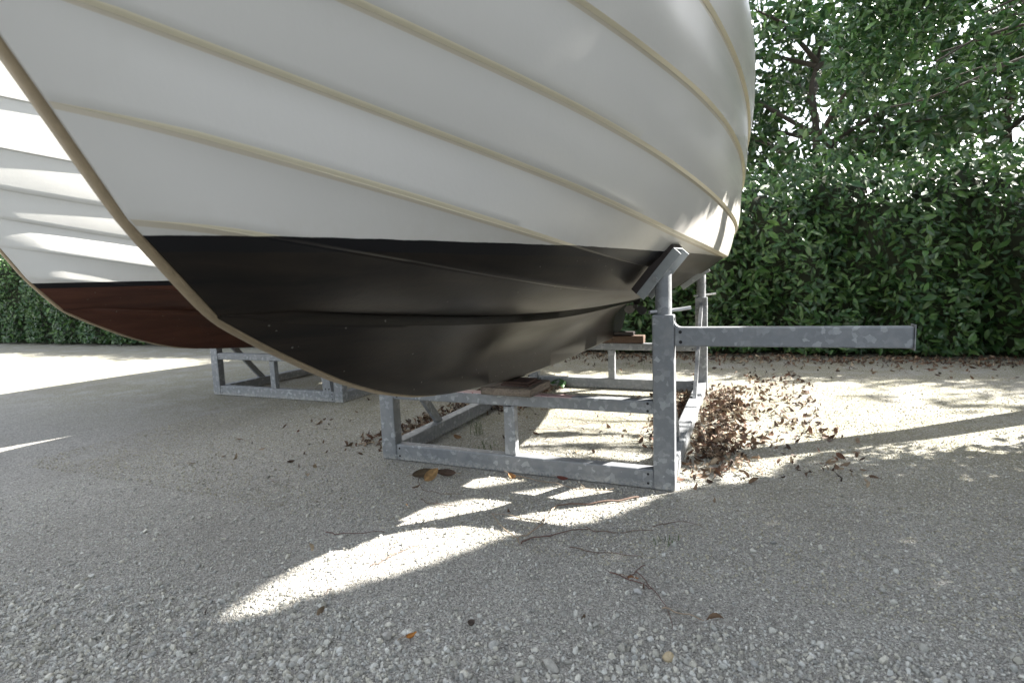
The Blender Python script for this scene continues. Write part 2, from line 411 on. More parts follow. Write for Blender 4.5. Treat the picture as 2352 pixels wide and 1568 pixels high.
for a, bnm in zip(names[1:-1], names[2:]):
    lo, hi = P[a], P[bnm]
    # outward normal in the section plane, from strake direction
    d = hi - lo; nrm = np.stack([d[:, 2], np.zeros(NT_), -d[:, 0]], -1); nrm /= np.linalg.norm(nrm, axis=1)[:, None] + 1e-9
    th = TH[a] * ramp_t
    dh = d / (np.linalg.norm(d, axis=1)[:, None] + 1e-9)
    e0 = lo + nrm * th * .42 - dh * .002 * ramp_t
    e1 = lo + nrm * th * .80 + dh * .005 * ramp_t
    e2 = lo + nrm * th + dh * .010 * ramp_t
    out = e2
    if a == 'Lm':      # hard outward-facing knuckle above the garboard
        up_ = np.array([0, 0, 1.0]) * th
        e0, e1, e2 = lo - up_ * .9 - np.array([.003, 0, 0]), lo + up_ * .75 + np.array([.004, 0, 0]), lo + up_ * 1.05
        out = e2
    for e, mi in ((e0, 1), (e1, 1), (e2, 1)): push(e, 0 if a == 'Lm' else mi)
    last = bnm == 'SH'
    bul = {'Lm': .03, 'L0': .006, 'L1': .008}.get(a, .012) * np.clip(tt * 6, 0, 1)[:, None]
    tn = TH.get(bnm, 0) * ramp_t
    for q in (.12, .25, .4, .55, .68, .78, .85, .90, .94, .975, 1.0):
        pt = out + (hi - out) * q + nrm * (bul * 4 * q * (1 - q) * np.minimum(1, np.linalg.norm(d, axis=1)[:, None] / .3))
        if q == 1.0 and not last:  # tuck slightly beyond the lap so no gap shows
            pt = hi.copy()
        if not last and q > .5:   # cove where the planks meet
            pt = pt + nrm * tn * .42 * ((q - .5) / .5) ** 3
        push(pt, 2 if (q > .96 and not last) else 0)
cols = np.array(cols)                       # (nc, NT, 3): b,Y,z
nc = len(cols)
def side(sg):
    v = cols.copy(); v[:, :, 0] = XC + sg * v[:, :, 0]; return v
vs = np.concatenate([side(1).reshape(-1, 3), side(-1)[1:].reshape(-1, 3)])
def vid(c, j, sg):
    return c * NT_ + j if sg > 0 or c == 0 else nc * NT_ + (c - 1) * NT_ + j
hb = MB(); F = []; MI = []
for sg in (1, -1):
    for c in range(1, nc):
        for j in range(NT_ - 1):
            q = (vid(c - 1, j, sg), vid(c - 1, j + 1, sg), vid(c, j + 1, sg), vid(c, j, sg))
            F.append(q if sg > 0 else q[::-1]); MI.append(flag[c])
for c in range(1, nc):                       # stem face and transom
    F.append((vid(c - 1, 0, -1), vid(c - 1, 0, 1), vid(c, 0, 1), vid(c, 0, -1))[::1] if c > 1 else (vid(0, 0, 1), vid(1, 0, 1), vid(1, 0, -1))); MI.append(0)
    F.append((vid(c - 1, NT_ - 1, 1), vid(c - 1, NT_ - 1, -1), vid(c, NT_ - 1, -1), vid(c, NT_ - 1, 1)) if c > 1 else (vid(0, NT_ - 1, 1), vid(1, NT_ - 1, -1), vid(1, NT_ - 1, 1))); MI.append(0)
hb.v = [tuple(q) for q in vs]; hb.f = F; hb.mi = MI; hb.sm = [True] * len(F)
boat = empty('sailboat', (XC, 4.6, 0), 'white clinker sailing boat with black underbody resting on the nearest galvanized cradle', 'boat', 'boats laid up in a row on cradles')
hull = hb.build('hull', [M_hull, M_edge, M_cove], boat)
hull.data.set_sharp_from_angle(angle=math.radians(42))
# keel band down the stem and forefoot
kbz = MB()
stemY = np.concatenate([np.array([ROWS[k][0] for k in ('L5', 'L4', 'L3', 'L2', 'L1', 'L0')])[:, [0, 2]], np.array([(q[0], q[2]) for q in KEEL if q[0] < 2.34])])
ys = np.linspace(0.05, 2.36, 90)
zs = np.interp(ys, stemY[:, 0], stemY[:, 1])
ker = np.exp(-np.linspace(-2, 2, 9)**2); ker /= ker.sum(); zs2 = np.convolve(np.pad(zs, 4, mode='edge'), ker, 'valid'); zs[4:-4] = zs2[4:-4]
tan = np.stack([np.gradient(ys), np.gradient(zs)], -1); tan /= np.linalg.norm(tan, axis=1)[:, None]
nrm2 = np.stack([tan[:, 1], -tan[:, 0]], -1)         # outward: forward and down
hw = np.interp(ys, [.05, 1.13, 1.5, 2.36], [.022, .022, .026, .040])
prof = [(-1, .002), (-1, .007), (-.7, .011), (.7, .011), (1, .007), (1, .002), (1, -.01), (-1, -.01)]
vv = []
for i in range(len(ys)):
    fade = min(1, (len(ys) - 1 - i) / 12 + .25)
    for sx, o in prof: vv.append((XC + sx * hw[i], ys[i] + nrm2[i, 0] * o * fade, zs[i] + nrm2[i, 1] * o * fade))
n8 = len(prof)
kbz.add(vv, [(i * n8 + j, i * n8 + (j + 1) % n8, (i + 1) * n8 + (j + 1) % n8, (i + 1) * n8 + j) for i in range(len(ys) - 1) for j in range(n8)], 0, True)
kbz.add(vv[-n8:], [tuple(range(n8))]); kbz.add(vv[:n8], [tuple(range(n8))[::-1]])
o = kbz.build('keel_band', M_band, boat); o.data.set_sharp_from_angle(angle=math.radians(40))
# deck
dk = MB(); sh = P['SH']
dv = [(XC + s_ * q[0], q[1], q[2] - .03 + .0) for q in sh[::3] for s_ in (-1, 0, 1)]
for i in range(len(sh[::3])): dv[i * 3 + 1] = (dv[i * 3 + 1][0], dv[i * 3 + 1][1], dv[i * 3 + 1][2] + .10)
k = len(sh[::3]); dk.add(dv, [(i * 3 + j, (i + 1) * 3 + j, (i + 1) * 3 + j + 1, i * 3 + j + 1) for i in range(k - 1) for j in range(2)], 0, True)
dk.build('deck', M_deck, boat)
# rudder: blade hung on the trailing edge of the keel
rd = MB()
rp = [(6.385, .66), (6.70, .645), (7.0, .70), (7.17, .80), (7.30, .95), (7.36, 1.17), (6.46, 1.10), (6.42, .95)]
n = len(rp)
th = [.03, .02, .012, .01, .01, .012, .03, .03]
rv = [(XC + t_, y, z) for (y, z), t_ in zip(rp, th)] + [(XC - t_, y, z) for (y, z), t_ in zip(rp, th)]
rd.add(rv, [tuple(range(n)), tuple(range(n, 2 * n))[::-1]] + [(i, n + i, n + (i + 1) % n, (i + 1) % n) for i in range(n)])
rud = rd.build('rudder', M_rub, boat)
# propeller on its strut off the quarter
pr = MB(); pc = np.array([-1.27, 6.9, .985])
pr.cyl(pc - (0, .06, 0), pc + (0, .06, 0), .03, 14, 0, .02)
pr.cyl(pc + (-.02, .05, .0), pc + (-.03, .1, .28), .014, 10)
for kk in range(3):
    a = math.radians(85 + 120 * kk)
    ring = []
    for rr, w in ((.02, .02), (.06, .045), (.10, .055), (.135, .04), (.15, .012)):
        for s_ in (-1, 1):
            ring.append(pc + np.array([math.cos(a) * rr - math.sin(a) * w * s_, .02 * s_, math.sin(a) * rr + math.cos(a) * w * s_]))
    front = ring; back = [q + np.array([0, .008, 0]) for q in ring]
    fs = [(i * 2, i * 2 + 1, i * 2 + 3, i * 2 + 2) for i in range(4)]
    pr.add(front, fs, 0, True); pr.add(back, [q[::-1] for q in fs], 0, True)
pr.build('propeller', M_prop, boat)

# ------------------------------------------------------------------ cradle
Y1, Y2 = 3.31, 6.43
cradle = empty('boat_cradle', (XC, 4.87, 0), 'galvanized steel boat cradle carrying the big white boat, post and tilted pad in plain view', 'cradle', 'galvanized cradles standing in a row')
def mx(x, s): return XC + s * (x - XC)
def holes(mb, pts, r=.008, face='y', off=-.0015):
    for (x, y, z) in pts:
        if face == 'y': mb.cyl((x, y + off, z), (x, y + .004, z), r, 12, 1, smooth=False)
        else: mb.cyl((x - off, y, z), (x - .004, y, z), r, 12, 1, smooth=False)
def xbox(mb, s, x0, x1, *a, **k):
    p, q = mx(x0, s), mx(x1, s); mb.box(min(p, q), max(p, q), *a, **k)
pad_spec = {}
for s in (1, -1):
    for (ya, yb, near) in ((Y1, Y1 + .09, True), (Y2, Y2 + .09, False)):
        mb = MB(); xbox(mb, s, -.515, -.385, ya, yb, 0.0, 1.094, bev=.009)
        post = mb.build('post', [M_galv, M_hole], cradle)
        mb = MB()
        px = mx(-.453, s); py = (ya + yb) / 2 + .012
        top = 1.36
        mb.cyl((px, py, .9), (px, py, top), .0495, 28)
        pipe = mb.build('support_pipe', M_galv, cradle)
        mb = MB()
        mb.tube([(px - s * .075, ya - .006, 1.112), (px, py, 1.114), (px + s * .10, py + .045, 1.122), (px + s * .155, py + .06, 1.130)], .011, 12)
        mb.build('locking_pin', M_bolt, cradle)
        # bracket + pad
        ang = math.radians(47.7 if near else 35); psi = math.radians(-17 if near else 6) 
        RT = Matrix.Rotation(psi * s, 4, 'Z')
        a_ = Vector((math.cos(ang) * s, 0, math.sin(ang))); nn = Vector((math.sin(ang) * s, 0, -math.cos(ang))); w_ = Vector((0, 1, 0))
        a_, nn, w_ = [RT @ q for q in (a_, nn, w_)]
        ctr = Vector((mx(-.4935, s), ya + .055, 1.3735)) if near else Vector((mx(-.535, s), ya + .055, 1.335))
        M = Matrix.Identity(4)
        for i, q in enumerate((a_, w_, nn)):
            for r_ in range(3): M[r_][i] = q[r_]
        M.translation = ctr + nn * (.024 if near else .0)
        br = MB(); W = .062
        br.box(-.178, .178, -W, W, 0, .007, .0015, 0, M)
        br.box(-.178, .178, -W, -W + .007, .0055, .060, .002, 0, M)
        br.box(-.178, .178, W - .007, W, .0055, .060, .002, 0, M)
        bracket = br.build('pad_bracket', M_galvb, cradle)
        bo = MB(); bo.cyl(M @ Vector((-.03, -W - .007, .037)), M @ Vector((-.03, W + .008, .037)), .0125, 18)
        bo.cyl(M @ Vector((-.03, -W - .012, .037)), M @ Vector((-.03, -W - .003, .037)), .015, 6, smooth=False)
        bo.build('bolt', M_bolt, bracket)
        pd = MB(); pd.box(-.185, .185, -.057, .060, -.050, -.0005, .006, 0, M)
        pd.build('pad', M_padw if near else M_timr, cradle)
    # rails and braces
    mb = MB(); xbox(mb, s, -.505, -.397, Y1 + .091, Y2 - .001, .001, .120, bev=.009)
    mb.build('rail', [M_galv, M_hole], cradle)
    for (ya, zb, yb) in ((Y1 + .092, .86, 4.05), (Y2 - .002, .98, 5.56)):
        br = MB(); d = np.array([0, yb - ya, .121 - zb]); L = np.linalg.norm(d); d /= L; u = np.array([0, -d[2], d[1]]); 
        hw_ = .036
        A = np.array([0, ya, zb]); B = np.array([0, yb, .121])
        def cut(y=None, z=None, o=0.0):
            # point on the line offset by o*u where y or z is given
            p0 = A + u * o
            k_ = (y - p0[1]) / d[1] if y is not None else (z - p0[2]) / d[2]
            return p0 + d * k_
        q = [cut(y=ya, o=-hw_), cut(y=ya, o=hw_), cut(z=.121, o=hw_), cut(z=.121, o=-hw_)]
        x0, x1 = mx(-.468, s), mx(-.432, s)
        vs_ = [(x0, *p[1:]) for p in q] + [(x1, *p[1:]) for p in q]
        fs_ = [(0, 1, 2, 3), (7, 6, 5, 4)] + [(i, i + 4, (i + 1) % 4 + 4, (i + 1) % 4) for i in range(4)]
        bm = bmesh.new(); bv = [bm.verts.new(v) for v in vs_]
        for f in fs_: bm.faces.new([bv[i] for i in f])
        bmesh.ops.recalc_face_normals(bm, faces=bm.faces[:])
        br.bm(bm)
        br.build('brace', M_galv, cradle)
for (ya, red) in ((Y1, True), (Y2, False)):
    mb = MB(); mb.box(mx(-.516, -1), -.516, ya + .003, ya + .088, .001, .125, .009)
    holes(mb, [(-.548, ya + .003, .095), (-.548, ya + .003, .035), (mx(-.548, -1), ya + .003, .095), (mx(-.548, -1), ya + .003, .035)])
    for xx in (-.5165, mx(-.5165, -1)):
        zz_ = np.linspace(.006, .122, 26); mb.tube([(xx + rng.normal(0, .0012), ya + .0025, z) for z in zz_], .0042 + .0014 * np.sin(np.arange(26) * 2.1), 7)
    mb.build('low_beam', [M_galv, M_hole], cradle)
    mb = MB(); mb.box(mx(-.516, -1), -.516, ya + .003, ya + .085, .478, .562, .008)
    holes(mb, [(-.546, ya + .003, .545), (-.546, ya + .003, .498), (mx(-.55, -1), ya + .003, .545), (mx(-.55, -1), ya + .003, .50)])
    for xx in (-.5165, mx(-.5165, -1)):
        zz_ = np.linspace(.482, .558, 18); mb.tube([(xx + rng.normal(0, .0012), ya + .0025, z) for z in zz_], .0042 + .0014 * np.sin(np.arange(18) * 2.1), 7)
    mb.build('cross_beam', [M_galvr if red else M_galv, M_hole], cradle)
    mb = MB(); mb.box(-1.535, -1.452, ya + .008, ya + .072, .1255, .4775, .007)
    mb.box(-1.527, -1.475, ya + .0065, ya + .0075, .4705, .4765, 0, 1)
    mb.build('strut', [M_galv, M_hole], cradle)
# side arm of the near right post
mb = MB(); mb.box(-.384, .80, Y1 + .004, Y1 + .074, .904, 1.018, .008)
holes(mb, [(-.350, Y1 + .004, .990), (-.348, Y1 + .004, .930)], .010)
g = MB()
n = 10; arc = [(-.385, 1.075)] + [(-.345 - .04 * math.cos(t) , 1.058 - .04 * math.sin(t)) for t in np.linspace(0, math.pi / 2, n)] + [(-.30, 1.0178), (-.385, 1.0178)]
k = len(arc)
mb.add([(x, Y1 + .010, z) for x, z in arc] + [(x, Y1 + .068, z) for x, z in arc], [tuple(range(k)), tuple(range(k, 2 * k))[::-1]] + [(i, k + i, k + (i + 1) % k, (i + 1) % k) for i in range(k)])
mb.box(.8005, .806, Y1 - .004, Y1 + .082, .894, 1.028, .002)
mb.build('side_arm', [M_galv, M_hole], cradle)

left = copy_tree(cradle); left.location = (XC - 3.96, 4.87 + 1.585, 0)
left['label'] = 'galvanized cradle farther back and left, only one post foot and rail seen past the stem'
lb = MB()
Mx = Matrix.Translation(Vector((-4.60, 4.905, .118))) @ Matrix.Rotation(math.radians(-5), 4, 'Y')
lb.box(-.05, .075, 0, .06, 0, .95, .006, 0, Mx)
holes(lb, [(-4.61, 4.905, .155), (-4.555, 4.905, .155)], .009, off=-.003)
o = lb.build('leaning_strut', [M_galv, M_hole], left)

boat2 = copy_tree(boat); boat2.location = (XC - 3.96, 4.6 + 1.585, 0)
M_hull2 = mat_hull('hull_gelcoat_rust_underbody', (.66, .66, .64), ((.05, .02, .013), (.085, .035, .022)))
for ch in boat2.children:
    if ch.name.startswith('hull'): ch.data = ch.data.copy(); ch.data.materials[0] = M_hull2; ch.data.materials[1] = M_hull2; ch.data.materials[2] = M_hull2
boat2['label'] = 'white sailing boat with rust-red underbody, farther back behind the stem of the near one'
# ------------------------------------------------------------------ keel blocks and packers
def block(name, x0, x1, y0, y1, z0, z1, rot, mat, label, cat, bev=.008, jag=.004, group=None):
    bm = bmesh.new(); bmesh.ops.create_cube(bm, size=1)
    for v in bm.verts: v.co = Vector((v.co.x * (x1 - x0), v.co.y * (y1 - y0), v.co.z * (z1 - z0)))
    bmesh.ops.bevel(bm, geom=bm.edges[:], offset=bev, segments=2, profile=.5, affect='EDGES')
    r_ = random.Random(name + label)
    bmesh.ops.subdivide_edges(bm, edges=bm.edges[:], cuts=2, use_grid_fill=True)
    for v in bm.verts:
        if abs(v.co.z) < (z1 - z0) / 2 - 1e-4 or True:
            v.co.x += r_.uniform(-jag, jag); v.co.y += r_.uniform(-jag, jag)
    o = MB(); o.bm(bm, 0, None)
    ob = o.build(name, mat); ob.location = ((x0 + x1) / 2, (y0 + y1) / 2, (z0 + z1) / 2); ob.rotation_euler = (0, 0, math.radians(rot))
    return tag(ob, label, cat, group)
block('timber_block', -1.665, -1.285, 3.24, 3.60, .5625, .620, -1.5, M_tim, 'weathered brown timber block under the keel on the near crossbeam, marked by red paint', 'wood block')
block('plywood_packer', -1.53, -1.315, 3.29, 3.50, .6205, .636, -4, M_ply, 'lower thin red-brown packer between the near timber block and the keel', 'packer', .003, .001)
block('plywood_packer', -1.52, -1.335, 3.30, 3.48, .6365, .652, -1, M_ply, 'upper thin packer touching the keel above the near timber block', 'packer', .003, .001)
block('timber_block', -1.86, -1.10, 6.42, 6.56, .5625, .655, 0, M_timr, 'long red-brown timber block on the far crossbeam near the rudder', 'wood block')
block('timber_wedge', -1.86, -1.22, 6.44, 6.54, .6555, .700, 0, M_padw, 'dark wooden wedge lying on the long red-brown far block', 'wedge', .005)

# ------------------------------------------------------------------ stones
def ico(sub=1):
    bm = bmesh.new(); bmesh.ops.create_icosphere(bm, subdivisions=sub, radius=1)
    bm.verts.ensure_lookup_table()
    v = np.array([q.co[:] for q in bm.verts]); f = np.array([[w.index for w in q.verts] for q in bm.faces]); bm.free(); return v, f
def stone_templates(k, sub, rough):
    out = []
    v, f = ico(sub)
    for i in range(k):
        q = v.copy()
        for _ in range(9):     # chisel flat facets
            d = rng.normal(size=3); d /= np.linalg.norm(d); lim = rng.uniform(.45, .80)
            pr_ = q @ d; q = q - np.outer(np.maximum(pr_ - lim, 0), d)
        q *= 1 + rng.normal(0, rough, (len(q), 1)); q *= rng.uniform([.75, .6, .45], [1.15, .95, .8])
        out.append(q)
    return out, f
def rotmats(n, tilt=1.0):
    u = rng.normal(size=(n, 4)); u[:, 1:3] *= tilt; u /= np.linalg.norm(u, axis=1)[:, None]
    w, x, y, z = u.T
    return np.stack([1 - 2 * (y*y + z*z), 2 * (x*y - z*w), 2 * (x*z + y*w), 2 * (x*y + z*w), 1 - 2 * (x*x + z*z), 2 * (y*z - x*w), 2 * (x*z - y*w), 2 * (y*z + x*w), 1 - 2 * (x*x + y*y)], -1).reshape(n, 3, 3)
def scatter(name, tmpl, f, xy, size, col, mat, sink=.25, tilt=.6, smooth=False):
    n = len(xy); nt = len(tmpl); nv = len(tmpl[0])
    T = np.array(tmpl)[rng.integers(0, nt, n)]
    Rm = rotmats(n, tilt)
    Vv = np.einsum('nij,nkj->nki', Rm, T) * size[:, None, None]
    zmin = -Vv[:, :, 2].min(1)
    Vv[:, :, 0] += xy[:, 0, None]; Vv[:, :, 1] += xy[:, 1, None]
    Vv[:, :, 2] += (gheight(xy[:, 0], xy[:, 1]) + zmin - sink * size)[:, None]
    Fv = (f[None] + (np.arange(n) * nv)[:, None, None]).reshape(-1, f.shape[1])
    C = np.repeat(col[:, None, :], nv, 1).reshape(-1, 3)
    return fast_mesh(name, Vv.reshape(-1, 3), Fv, mat, C, smooth)
def clump(x, y, ph=0):
    return .5 + .5 * (np.sin(x * 3.1 + 1.3 + ph) * np.sin(y * 4.3 + .5 + ph) * .6 + np.sin(x * 7.7 + y * 5.1 + ph) * .3 + np.sin(x * 13 - y * 11 + ph) * .2)
def stone_cols(n):
    g = rng.uniform(.28, .62, n); w = rng.uniform(-.5, 1, n)
    return np.stack([g * (1 + .03 * w), g, g * (.93 - .06 * w)], -1)
IN_FRAME = lambda xy: (xy[:, 1] > 3.29) & (xy[:, 1] < 3.42) & (xy[:, 0] > -2.62) & (xy[:, 0] < -.36)
def pick(n, x0, x1, y0, y1, dens):
    xy = np.stack([rng.uniform(x0, x1, n * 4), rng.uniform(y0, y1, n * 4)], -1)
    d = dens(xy[:, 0], xy[:, 1]); keep = rng.uniform(size=len(xy)) < d
    xy = xy[keep][:n]; return xy[~IN_FRAME(xy)]
tm, fm = stone_templates(14, 2, .02)
t1, f1 = stone_templates(12, 1, .05)
def d_med(x, y):
    base = np.clip((2.15 + .25 * x - y) / .5, 0, 1) * (.25 + .85 * clump(x, y)) + .025
    return np.clip(base, 0, 1)
xy = pick(30000, -3.2, 1.6, .75, 2.9, d_med)
sz = np.clip(rng.lognormal(math.log(.0064), .5, len(xy)), .003, .019)
tag(scatter('coarse_gravel', tm, fm, xy, sz, stone_cols(len(xy)), M_stone, .35), 'pale grey crushed stones thick in the foreground', 'gravel', kind='stuff')
xy = pick(1100, -3.0, 1.5, .75, 2.35, lambda x, y: np.clip((1.95 + .25 * x - y) / .4, 0.02, 1) * np.clip(clump(x, y) * 1.4 - .25, 0, 1))
sz = np.clip(rng.lognormal(math.log(.0115), .28, len(xy)), .008, .021)
tl, fl = stone_templates(14, 3, .012)
tag(scatter('crushed_stone', tl, fl, xy, sz, stone_cols(len(xy)), M_stone, .30, smooth=False), 'larger angular pieces of crushed stone strewn over the near gravel', 'gravel', kind='stuff')
def d_small(x, y): return np.clip(.25 + .6 * clump(x * 1.7, y * 1.7, 2) * np.clip((3.3 - y) / 1.2, .35, 1), 0, 1)
xy = pick(120000, -4.6, 2.2, .7, 4.6, d_small)
sz = np.clip(rng.lognormal(math.log(.0038), .5, len(xy)), .0016, .011)
tag(scatter('fine_gravel', t1, f1, xy, sz, stone_cols(len(xy)), M_stone, .45), 'small grey limestone chips spread over the yard', 'gravel', kind='stuff')
v_, f_ = ico(0)
t0 = [v_ * rng.uniform([.7, .7, .45], [1.2, 1, .8]) for _ in range(6)]
xy = pick(60000, -5.5, 2.6, 2.3, 8.0, lambda x, y: np.clip(.9 - .09 * y, .2, 1) * (.5 + .5 * clump(x, y, 4)))
sz = np.clip(rng.lognormal(math.log(.0042), .35, len(xy)), .002, .009)
tag(scatter('yard_gravel', t0, f_, xy, sz, stone_cols(len(xy)) * np.array([.86, .83, .74]), M_stone, .4), 'mossy fine gravel under the cradle and beyond', 'gravel', kind='stuff')

def single_stone(name, x, y, r, col, label, scl=(1.1, .85, .7), rz=0, cat='stone', k=0, soft=False):
    v, f = ico(4); q = v.copy(); rr = np.random.default_rng(k + 11)
    for _ in range(7 if soft else 15):
        d = rr.normal(size=3); d /= np.linalg.norm(d); lim = rr.uniform(.8, .95) if soft else rr.uniform(.52, .82); pr_ = q @ d; q = q - np.outer(np.maximum(pr_ - lim, 0) * (.7 if soft else .96), d)
    q *= 1 + .02 * np.sin(q @ rr.normal(0, 6, 3))[:, None] + .012 * np.sin(q @ rr.normal(0, 14, 3))[:, None]
    q = q * np.array(scl) * r
    o = fast_mesh(name, q, f, M_stone, np.tile(np.array(col)[None], (len(q), 1)), True)
    o.location = (x, y, float(gheight(np.array(x), np.array(y))) + r * scl[2] * .5); o.rotation_euler = (.15, .1, rz)
    return tag(o, label, cat)
single_stone('pebble', -.233, 1.78, .024, (.48, .40, .27), 'tan rounded pebble, warmest coloured stone among the grey foreground gravel', (1, .75, .7), 1.2, k=1, soft=True)
single_stone('stone', -.60, 1.60, .032, (.40, .39, .36), 'largest pale angular stone in the middle of the foreground gravel', (1.2, .8, .75), -.5, k=2)
single_stone('stone', -.30, 1.565, .026, (.32, .32, .31), 'smooth grey rounded stone just below the tan pebble', (1.0, .95, .8), .4, k=3)
single_stone('stone', -.82, 1.62, .024, (.44, .44, .42), 'whitish stone above the thickest gravel left of the largest stone', (1, .8, .8), .9, k=4)
single_stone('stone', -.40, 2.13, .022, (.43, .43, .42), 'grey angular stone lying alone up the slope near the thin crossing twigs', (1.2, .7, .8), .3, k=5)
single_stone('stone', -1.22, 1.52, .023, (.40, .39, .37), 'round grey stone at the left edge of the thick gravel', (1, .9, .8), .1, k=6)

# ------------------------------------------------------------------ leaves
def leaf_template(nu=5, L=1.0, W=.42, curl=.25, fold=.25, twist=0.0):
    v = []; f = []
    for i in range(nu + 1):
        u = i / nu; w = W * (math.sin(math.pi * min(1, u * .97 + .03)) ** .8) * (1 - .25 * u)
        if i == 0: w = .012
        if i == nu: w = .01
        zc = curl * (u - .5)**2 * 2 - curl * .5; tw = twist * (u - .5)
        for s_ in (-1, 0, 1):
            y = s_ * w / 2; z = zc + abs(s_) * fold * w / 2
            v.append((u * L - L / 2, y * math.cos(tw) - z * math.sin(tw) * 0, z + y * math.sin(tw)))
    for i in range(nu):
        for j in range(2):
            a = i * 3 + j; f.append((a, a + 1, a + 4, a + 3))
    return np.array(v), np.array(f)
def leaf_cloud(name, tm_, f, pos, size, Rm, col, mat):
    n = len(pos); T = np.array(tm_)[rng.integers(0, len(tm_), n)]; nv = T.shape[1]
    Vv = np.einsum('nij,nkj->nki', Rm, T) * size[:, None, None] + pos[:, None]
    Fv = (f[None] + (np.arange(n) * nv)[:, None, None]).reshape(-1, 4)
    return fast_mesh(name, Vv.reshape(-1, 3), Fv, mat, np.repeat(col[:, None], nv, 1).reshape(-1, 3), True)
dry_t = [leaf_template(5, 1, rng.uniform(.35, .55), rng.uniform(-.6, .9), rng.uniform(-.5, .9), rng.uniform(-1.5, 1.5))[0] for _ in range(10)]
LF = leaf_template()[1]
def dry_cols(n):
    base = np.array([(.12, .075, .05), (.09, .06, .045), (.17, .115, .075), (.24, .18, .125), (.075, .052, .042), (.14, .075, .048), (.30, .24, .17)])
    return base[rng.integers(0, len(base), n)] * rng.uniform(.7, 1.25, (n, 1))
def litter(name, zones, label):
    pos = []; 
    for (x0, x1, y0, y1, n, h) in zones:
        p = np.stack([rng.uniform(x0, x1, n * 2), rng.uniform(y0, y1, n * 2), rng.uniform(.008, h, n * 2)], -1)
        p[:, 0] += rng.normal(0, .06, len(p)); p[:, 1] += rng.normal(0, .18, len(p))
        p = p[rng.uniform(size=len(p)) < .15 + .85 * clump(p[:, 0] * 1.3, p[:, 1] * 1.3, 1)][:n]
        pos.append(p)
    pos = np.concatenate(pos); n = len(pos)
    o = leaf_cloud(name, dry_t, LF, pos, rng.uniform(.035, .09, n), rotmats(n, .55), dry_cols(n), M_dry)
    return tag(o, label, 'fallen leaves', kind='stuff')
litter('leaf_litter', [(-2.95, -2.6, 4.0, 6.6, 900, .045), (-3.1, -2.6, 3.5, 4.1, 110, .015), (-2.45, -2.15, 5.0, 6.3, 330, .035)], 'brown fallen leaves banked along the left rail of the near cradle')
litter('leaf_litter', [(-.37, -.02, 3.75, 6.5, 1100, .035), (-.02, .7, 3.9, 8.0, 420, .015), (-.72, -.52, 4.4, 6.3, 420, .035)], 'curled brown leaves along the sunlit right rail of the cradle')
litter('leaf_litter', [(-7, 4, 8.9, 9.6, 2200, .05), (-6, 3, 8.0, 9.0, 200, .02)], 'brown leaves gathered along the foot of the laurel hedge')
litter('leaf_litter', [(-4.3, -2.7, 2.6, 5.0, 40, .012), (-2.3, .6, 1.4, 3.2, 12, .010), (-2.4, -.6, 3.6, 6.3, 40, .012)], 'scattered bits of brown leaf over the gravel')

def one_leaf(name, x, y, L, W, rz, tilt, col, label, curl=.2, fold=.25, z=.012, prop=None):
    nu = 14; v = []; f = []
    for i in range(nu + 1):
        u = i / nu; w = W * math.sin(math.pi * u ** .85) ** .75 if 0 < i < nu else .004
        zc = curl * L * ((u - .5) ** 2 * 2 - .3)
        for s_ in (-1, -.5, 0, .5, 1):
            v.append((u * L - L / 2, s_ * w / 2, zc + abs(s_) * fold * w / 2 + .006 * math.sin(u * 9 + s_ * 2) * L))
    n0 = len(v)
    for i in range(nu):
        for j in range(4): a = i * 5 + j; f.append((a, a + 1, a + 6, a + 5))
    V_ = np.array(v); c = np.tile(np.array(col)[None], (len(V_), 1)); c[2::5] *= 1.5
    o = fast_mesh(name, V_, np.array(f), M_dry, c, True)
    st = MB(); st.tube([(-L / 2 + .004, 0, V_[2, 2]), (-L / 2 - .02, .003, V_[2, 2] + .004), (-L / 2 - .035, .0, V_[2, 2] + .002)], [.0018, .0016, .002], 6)
    o.location = (x, y, z); o.rotation_euler = (tilt[0], tilt[1], rz)
    if prop is not None:      # propped up: length direction angle on the leaf's own slope, slope leaning away from the open side
        A, tau = prop; aw = Vector((x, y, 0)).normalized(); rt = Vector((aw.y, -aw.x, 0)); uv = Vector((0, 0, 1)) * math.sin(tau) + aw * math.cos(tau)
        X_ = rt * math.cos(A) + uv * math.sin(A); Y_ = rt * -math.sin(A) + uv * math.cos(A); Z_ = X_.cross(Y_)
        o.rotation_euler = Matrix((X_, Y_, Z_)).transposed().to_euler()
    s_o = st.build('stalk', M_twigp); s_o.parent = o
    return tag(o, label, 'leaf')
one_leaf('fallen_leaf', -1.945, 3.00, .125, .072, 0, (0, 0), (.23, .14, .06), 'broad tan leaf lying on top of two darker leaves before the cradle', .1, .12, .048, prop=(math.radians(40), math.radians(48)))
one_leaf('fallen_leaf', -2.045, 3.055, .16, .075, 0, (0, 0), (.07, .05, .03), 'dark brown leaf under the broad tan leaf, left of it', .15, .25, .030, prop=(math.radians(12), math.radians(32)))
one_leaf('fallen_leaf', -1.895, 3.10, .15, .06, 0, (0, 0), (.065, .042, .03), 'dark red-brown leaf behind the broad tan leaf, its tip to the right', .2, .3, .034, prop=(math.radians(168), math.radians(38)))
one_leaf('fallen_leaf', -1.43, 3.20, .07, .035, math.radians(-20), (.6, .1), (.25, .13, .05), 'small orange curled leaf at the edge of the sun patch before the cradle', .9, .8, .025)
one_leaf('fallen_leaf', -1.10, 3.27, .08, .04, math.radians(10), (.3, .1), (.12, .04, .03), 'dark red curled leaf tucked against the low front beam', .4, .6, .02)
one_leaf('fallen_leaf', -.62, 4.28, .12, .06, math.radians(12), (.4, .1), (.16, .075, .055), 'red-brown curled leaf on sunlit gravel beside the right post', .6, .7, .03)
